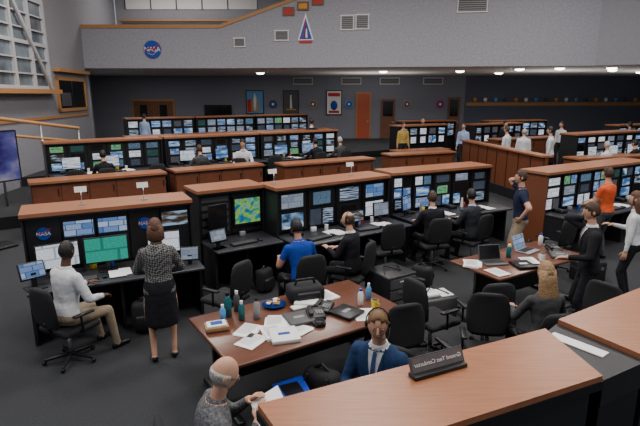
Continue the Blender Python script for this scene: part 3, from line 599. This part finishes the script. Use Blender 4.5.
def person(name,x,y,rz,pose='stand',z0=0,sc=1.0,top=C_WHITE,bottom=C_BLK,skin=SK1,hair=HB,style='short',lean=None,sleeve='long',jacket=None,skirt=False,
           lh=None,rh=None,lf=None,rf=None,hy=0,hp=0,headset=False,glasses=False,vox=.017,fem=False,tie=None,curl=35,phone_=None,le=None,re=None,bulk_=1.0):
    seat=pose=='sit'
    pel=V((0,0,.575)) if seat else V((0,0,.94))
    lean=(6 if seat else 2) if lean is None else lean
    TM=T(*pel)@Rx(-lean)
    k=.9 if fem else 1
    bulk=(1.10 if jacket else 1.0)*bulk_
    R=[(-.10,.12,.10,0),(-.03,.168,.120,-.01),(.05,.163,.115,-.005),(.17,.143*(.93 if fem else 1),.10,.005),(.30,.16*k,.113,.008),(.40,.178*k,.115,0),(.47,.172*k,.10,-.008),(.515,.13*k,.08,-.01),(.55,.075,.065,-.005)]
    rot=TM.to_3x3(); ux=rot@V((1,0,0)); uy=rot@V((0,1,0))
    b=B(); b.loft([(TM@V((0,yo,zz)),ux,uy,rx*bulk,ry*bulk) for zz,rx,ry,yo in R],skin,18)
    bones=[]
    neck0=TM@V((0,-.005,.52)); neck1=TM@V((0,.015,.66))
    b.tube(neck0,neck1,.058*k,.052*k,skin); bones.append((neck0+(neck1-neck0)*.45,neck1,.05,lambda t:skin))
    outer=jacket or top
    legm=skin if skirt else bottom
    bones.append((TM@V((0,0,.12)),TM@V((0,0,.44)),.125,'torso')); bones.append((TM@V((-.11,0,.45)),TM@V((.11,0,.45)),.085,'torso'))
    bones.append((TM@V((-.05,0,-.03)),TM@V((.05,0,-.03)),.125,'pelvis'))
    shoulders={}
    for s,h_,el in((-1,lh,le),(1,rh,re)):
        sh=TM@V((s*.172*k,0,.462)); 
        if h_ is None: tg=V((s*.25,.06,.80)) if not seat else V((s*.18,.40,.80))
        else: tg=V(h_)
        hint=V(el) if el else V((s*.6,-.7,-.6))
        e,w=ik(sh,tg,.285,.255,hint)
        ra=.060*bulk*(.88 if fem else 1)
        b.tube(sh,e,ra,.046*bulk,skin,12); b.tube(e,w,.045*bulk,.030*bulk,skin,12)
        su=(lambda t:outer) if sleeve=='long' else (lambda t:outer if t<.62 else skin)
        fo=(lambda t:(outer if t<.93 else skin)) if sleeve=='long' else (lambda t:skin)
        bones.append((sh,e,.052,su)); bones.append((e,w,.036,fo)); shoulders[s]=(e,w)
    for s,f_ in((-1,lf),(1,rf)):
        hp_=TM@V((s*.09,0,-.03)); 
        if f_ is None: ft=V((s*.11,.0,.09)) if not seat else V((s*.14,.46,.09))
        else: ft=V(f_)
        kn,an=ik(hp_,ft,.43,.42,(s*.15,1,.35))
        lk=1.0 if not skirt else .82
        b.tube(hp_,kn,.090*(1 if not fem else .95),.062*lk,skin,14); b.tube(kn,an,.060*lk,.043*lk,skin,14)
        fd=V((s*.12,1,0)).normalized(); heel=V((an.x,an.y,.045))-fd*.03; toe=V((an.x,an.y,.035))+fd*.155
        b.tube(heel,toe,.043,.036,skin,10,side=(1,0,0),flat=.85)
        b.tube(an,V((an.x,an.y,.06)),.043*lk,.042*lk,skin)
        bones.append((hp_,kn,.078,(lambda t:legm) )); bones.append((kn,an,.05,(lambda t:legm))); bones.append((heel,toe,.042,lambda t:SHOE))
    if skirt and not seat:
        b.loft([(V((0,0,1.02)),(1,0,0),(0,1,0),.15,.11),(V((0,0,.88)),(1,0,0),(0,1,0),.19,.145),(V((0,.01,.7)),(1,0,0),(0,1,0),.20,.155),(V((0,.01,.52)),(1,0,0),(0,1,0),.20,.155),(V((0,.01,.47)),(1,0,0),(0,1,0),.195,.15)],skin,20)
        bones.append((V((0,0,.95)),V((0,0,.5)),.16,lambda t:bottom))
    me=b.mesh('tmp'); ob=bpy.data.objects.new('tmp',me); COL.objects.link(ob)
    md=ob.modifiers.new('r','REMESH'); md.mode='VOXEL'; md.voxel_size=vox; md.use_smooth_shade=True
    ms=ob.modifiers.new('s','SMOOTH'); ms.factor=.5; ms.iterations=3
    dg=bpy.context.evaluated_depsgraph_get(); em=bpy.data.meshes.new_from_object(ob.evaluated_get(dg)); bpy.data.objects.remove(ob)
    nv=len(em.vertices); co=np.empty(nv*3); em.vertices.foreach_get('co',co); co=co.reshape(-1,3)
    nf=len(em.polygons); ce=np.empty(nf*3); em.polygons.foreach_get('center',ce); ce=ce.reshape(-1,3)
    best=np.full(nf,1e9); bi=np.zeros(nf,int); bt=np.zeros(nf)
    for i,(p,q,r,fn) in enumerate(bones):
        p_=np.array(p);q_=np.array(q);d_=q_-p_; t=np.clip(((ce-p_)@d_)/(d_@d_),0,1); dist=np.linalg.norm(ce-(p_+t[:,None]*d_),axis=1)-r
        mk=dist<best; best[mk]=dist[mk]; bi[mk]=i; bt[mk]=t[mk]
    inv=TM.inverted(); out=B()
    polys=[tuple(p.vertices) for p in em.polygons]
    groups={}
    for f in range(nf):
        fn=bones[bi[f]][3]
        if fn=='torso' or fn=='pelvis':
            lc=inv@V(ce[f])
            if fn=='pelvis': m=bottom if lc.z<(-.04 if skirt else .03) and not (jacket and lc.z>-.08 ) else outer
            else:
                m=outer if lc.z>.02 or jacket else bottom
                if lc.z>.54 and math.hypot(lc.x,lc.y)<.078: m=top if jacket else skin
        else: m=fn(bt[f])
        groups.setdefault(m,[]).append(polys[f])
    out.v=[tuple(c) for c in co]
    for m,fl in groups.items():
        i=out.mi(m)
        for f in fl: out.f.append(f); out.m.append(i); out.sm.append(True)
    if jacket:
        bvh=BVHTree.FromPolygons(out.v,polys)
        def patch(fx,z0,z1,off,m,nu=4,nz=8):
            vs=[];fs=[]
            for j in range(nz+1):
                zz=z0+(z1-z0)*j/nz; xa,xb=fx(j/nz)
                for i in range(nu+1):
                    o=TM@V((xa+(xb-xa)*i/nu,.4,zz)); h=bvh.ray_cast(o,-uy)[0]
                    if h and (inv@h).y>.16: h=None
                    vs.append((h+uy*off) if h else TM@V((xa+(xb-xa)*i/nu,.10,zz)))
            for j in range(nz):
                for i in range(nu):
                    a=j*(nu+1)+i; fs.append((a,a+1,a+nu+2,a+nu+1))
            out.add([tuple(v) for v in vs],fs,m,True)
        W=lambda t:.004+.058*t
        patch(lambda t:(-W(t),W(t)),.22,.53,.004,top)
        if tie: patch(lambda t:(-.026+.012*t,.026-.012*t),.22,.53,.008,tie,2)
        for s in(-1,1): patch(lambda t:(s*W(t)-.003*s,s*(W(t)+.012+.03*math.sin(math.pi*min(1,t*1.15)))),.22,.52,.009,outer,2)
    bpy.data.meshes.remove(em)
    out.loft([(TM@V((0,-.005,.525)),ux,uy,.082,.078),(TM@V((0,-.002,.572)),ux,uy,.066,.064)],top,16)
    hm=T(*(TM@V((0,.02,.735))))@Rz(hy)@Rx(-hp-lean*.4)
    head(out,hm,skin,hair,style,headset,glasses)
    for s in(-1,1):
        e,w=shoulders[s]; d_=(w-e)
        nn=V((0,0,-1)) if abs(d_.normalized().z)<.75 else V((-s,0,0))
        if phone_==s: nn=(TM@V((0,.02,.735)))-w
        hs=d_.normalized().cross((nn-d_.normalized()*nn.dot(d_.normalized())).normalized())
        ref=V((-s,.3,.6)); sg=1 if hs.dot(ref)>0 else -1
        hand(out,w,d_,nn,sg,skin,70 if phone_==s else curl)
        if phone_==s: out.rbox((0,0,0),(.02,.07,.14),.008,BLACK,T(*(w+d_.normalized()*.09+(nn.normalized()*.03))))
    ob=out.obj(name,(x,y,z0),rz); ob.scale=(sc,sc,sc); return ob
def seated(name,x,y,rz,z0=0,ch=True,**k):
    if ch: chair(x,y,rz,z0)
    return person(name,x,y,rz,'sit',z0=z0,**k)

person('woman_standing',-1.87,5.45,18,top=C_KNIT,bottom=C_BLK,hair=HA,style='bob',skirt=True,fem=True,sc=.97,lh=(-.05,.24,1.08),rh=(.08,.24,1.06),le=(-1,-.3,-.4),re=(1,-.3,-.4),lf=(-.12,-.02,.09),rf=(.12,.03,.09),vox=.015,bulk_=1.14)
seated('man_at_console',-2.98,5.42,-28,top=C_WHITE,bottom=C_KHAKI,skin=SK2,hair=HK,style='crop',hy=20,lf=(-.12,.5,.09),rf=(.22,.46,.09),lh=(-.15,.42,.8),rh=(.2,.35,.72),vox=.015,sc=1.03,bulk_=1.12)
seated('man_in_dark_suit',.50,7.12,62,top=C_WHITE,jacket=C_BLK,bottom=C_BLK,skin=SK1,hair=HB,hy=10,lh=(-.1,.38,.85),rh=(.15,.36,.8),headset=True,style='thin')
seated('man_in_blue_shirt',-.24,6.62,28,top=C_BLUE,bottom=C_BLK,skin=SK3,hair=HK,hp=10,lean=14,sleeve='short',headset=True,bulk_=1.08)
seated('man_in_blue_suit',.50,3.66,150,top=C_WHITE,jacket=C_SUITB,bottom=C_SUITB,tie=TIE,hair=HS,style='crop',hy=24,hp=4,lean=6,headset=True,lh=(-.15,.34,.82),rh=(.12,.34,.8),vox=.014,sc=1.05)
seated('older_man_reading',-.80,2.93,-70,top=C_STRIPE,bottom=C_BLK,hair=HG,style='bald',hp=16,lean=12,glasses=True,lh=(-.12,.36,.98),rh=(.14,.36,.98),vox=.014,sc=1.0,bulk_=1.1)
b=B(); b.box((0,0,0),(.28,.22,.006),PAPER,Rx(25)); b.box((0,0,-.006),(.29,.23,.004),DGREY,Rx(25)); b.obj('clipboard',(-.35,3.02,1.03),-70)
person('man_in_navy_polo',3.52,8.5,75,top=C_NAVY,bottom=C_KHAKI,skin=SK1,hair=HB,sleeve='short',sc=1.03,rh=(.12,.10,1.62),re=(1,.4,.1),lh=(-.24,.02,1.02),le=(-1,-.6,0),vox=.016,bulk_=1.06)
person('man_on_phone',3.47,6.1,75,top=C_WHITE,jacket=C_BLK,bottom=C_BLK,hair=HB,tie=TIE2,rh=(.13,.06,1.56),re=(.7,.6,-.5),lh=(-.16,.3,1.1),phone_=1,vox=.016,hp=10)
seated('woman_with_long_hair',2.36,4.80,5,top=C_GREY,bottom=C_BLK,hair=HL,style='long',fem=True,vox=.016,hp=5)
person('woman_in_white_blouse',4.72,7.2,50,top=C_WHITE,bottom=C_BLK,hair=HA,style='long',fem=True,sc=.96,rh=(.1,.34,1.2))
person('man_in_orange_shirt',5.42,9.2,30,top=C_OR,bottom=C_GREY,hair=HB,sleeve='short',sc=1.0,rh=(.12,.36,1.1),lh=(-.12,.34,1.05),vox=.02,headset=True,bulk_=1.1)
seated('man_at_console',2.05,8.72,15,top=C_WHITE,jacket=C_BLK,bottom=C_BLK,hair=HB,headset=True,vox=.018)
seated('man_at_console',2.85,8.95,35,top=C_LB,jacket=C_CHAR,bottom=C_BLK,hair=HK,vox=.018,hy=-20)
seated('man_facing_console',-2.28,14.95,175,z0=.3,top=C_WHITE,bottom=C_BLK,skin=SK1,hair=HK,vox=.024,hp=10,sc=1.08)
person('man_in_dark_suit',-.30,18.1,10,z0=.45,top=C_WHITE,jacket=C_BLK,bottom=C_BLK,hair=HK,vox=.026,sc=1.03)
person('man_in_light_shirt',-7.0,20.1,-20,z0=.6,top=C_LB,bottom=C_BLK,hair=HK,vox=.026)
person('man_in_mustard_shirt',3.25,19.7,190,z0=.3,top=C_PLAID,bottom=C_BLK,hair=HB,vox=.026,hp=12)
for i,(p,q,t,h) in enumerate(((2.3,13.75,C_BLK,HK),(4.9,13.8,C_GREY,HB),(8.9,13.9,C_BLK,HK),(9.9,13.9,C_GREY,HG))):
    xx,yy=pq(p,q); seated('flight_controller',xx,yy,33,z0=.3,top=t,bottom=C_BLK,hair=h,vox=.026)
for xx,yy,r,t,h,st,s_ in ((6.35,17.0,40,C_WHITE,HB,'short',1),(6.75,16.6,-20,C_WHITE,HG,'thin',.97),(7.15,15.5,60,C_WHITE,HK,'short',1.04),(5.6,19.6,150,C_LB,HB,'short',.98),(7.5,20.5,200,C_BLK,HK,'short',1),(9.6,20.0,120,C_WHITE,HB,'short',1),(4.6,22.6,170,C_GREY,HG,'thin',1),(12.2,19.8,30,C_NAVY,HK,'short',1.0)):
    person('engineer_standing',xx,yy,r,z0=.3,top=t,bottom=C_BLK,hair=h,style=st,vox=.026,sc=s_)
seated('engineer_seated',8.9,15.35,20,z0=.3,top=C_WHITE,bottom=C_BLK,hair=HG,vox=.026)
seated('engineer_seated',10.1,15.9,30,z0=.3,top=C_BLK,bottom=C_BLK,hair=HK,vox=.026)
for x_,y_,r_ in ((1.80,4.80,170),(.98,4.52,200),(3.05,5.25,120),(2.0,5.62,10),(-1.25,6.25,60),(1.15,8.35,20),(4.2,8.6,30),(3.3,4.75,60),(1.35,5.6,-60)): chair(x_,y_,r_)
for p in (1.6,3.6,6.1,7.3): 
    xx,yy=pq(p,13.85); chair(xx,yy,33+rnd.uniform(-30,30),.3)

# ------------------------------------------------------------------ lights, world, camera
def area(x,y,z,sx,sy,p,col=(1,.96,.9),up=False):
    l=bpy.data.lights.new('ceiling_light','AREA'); l.shape='RECTANGLE'; l.size=sx; l.size_y=sy; l.energy=p; l.color=col
    o=bpy.data.objects.new('ceiling_light',l); COL.objects.link(o); o.location=(x,y,z)
    if up: o.rotation_euler=(math.pi,0,0); o.name='added_uplight'
for x in (-6,1,8):
    for y in (3,9,15): area(x,y,8.4,2,2,350)
for x,y in ((-9,26),(-3,26),(3,26),(10,24)): area(x,y,4.12,3,1.5,50)
for x,y in ((11,24),(3,26.5),(16,24)): area(x,y,2.7,3,1,45,up=True)  # unseen lamps without fixtures, added facing up to brighten the low ceiling
area(-7,24.5,8.3,4,2,120)
w=bpy.data.worlds.new('World'); scene.world=w; w.use_nodes=True
w.node_tree.nodes['Background'].inputs['Color'].default_value=(.85,.9,1,1); w.node_tree.nodes['Background'].inputs['Strength'].default_value=.36
cam=bpy.data.cameras.new('camera'); cam.lens=28; cam.sensor_width=36; co=bpy.data.objects.new('camera',cam); COL.objects.link(co)
co.location=(0,0,3.1); co.rotation_euler=(math.radians(90-13.3),0,0); scene.camera=co
print('objects',len(bpy.data.objects))
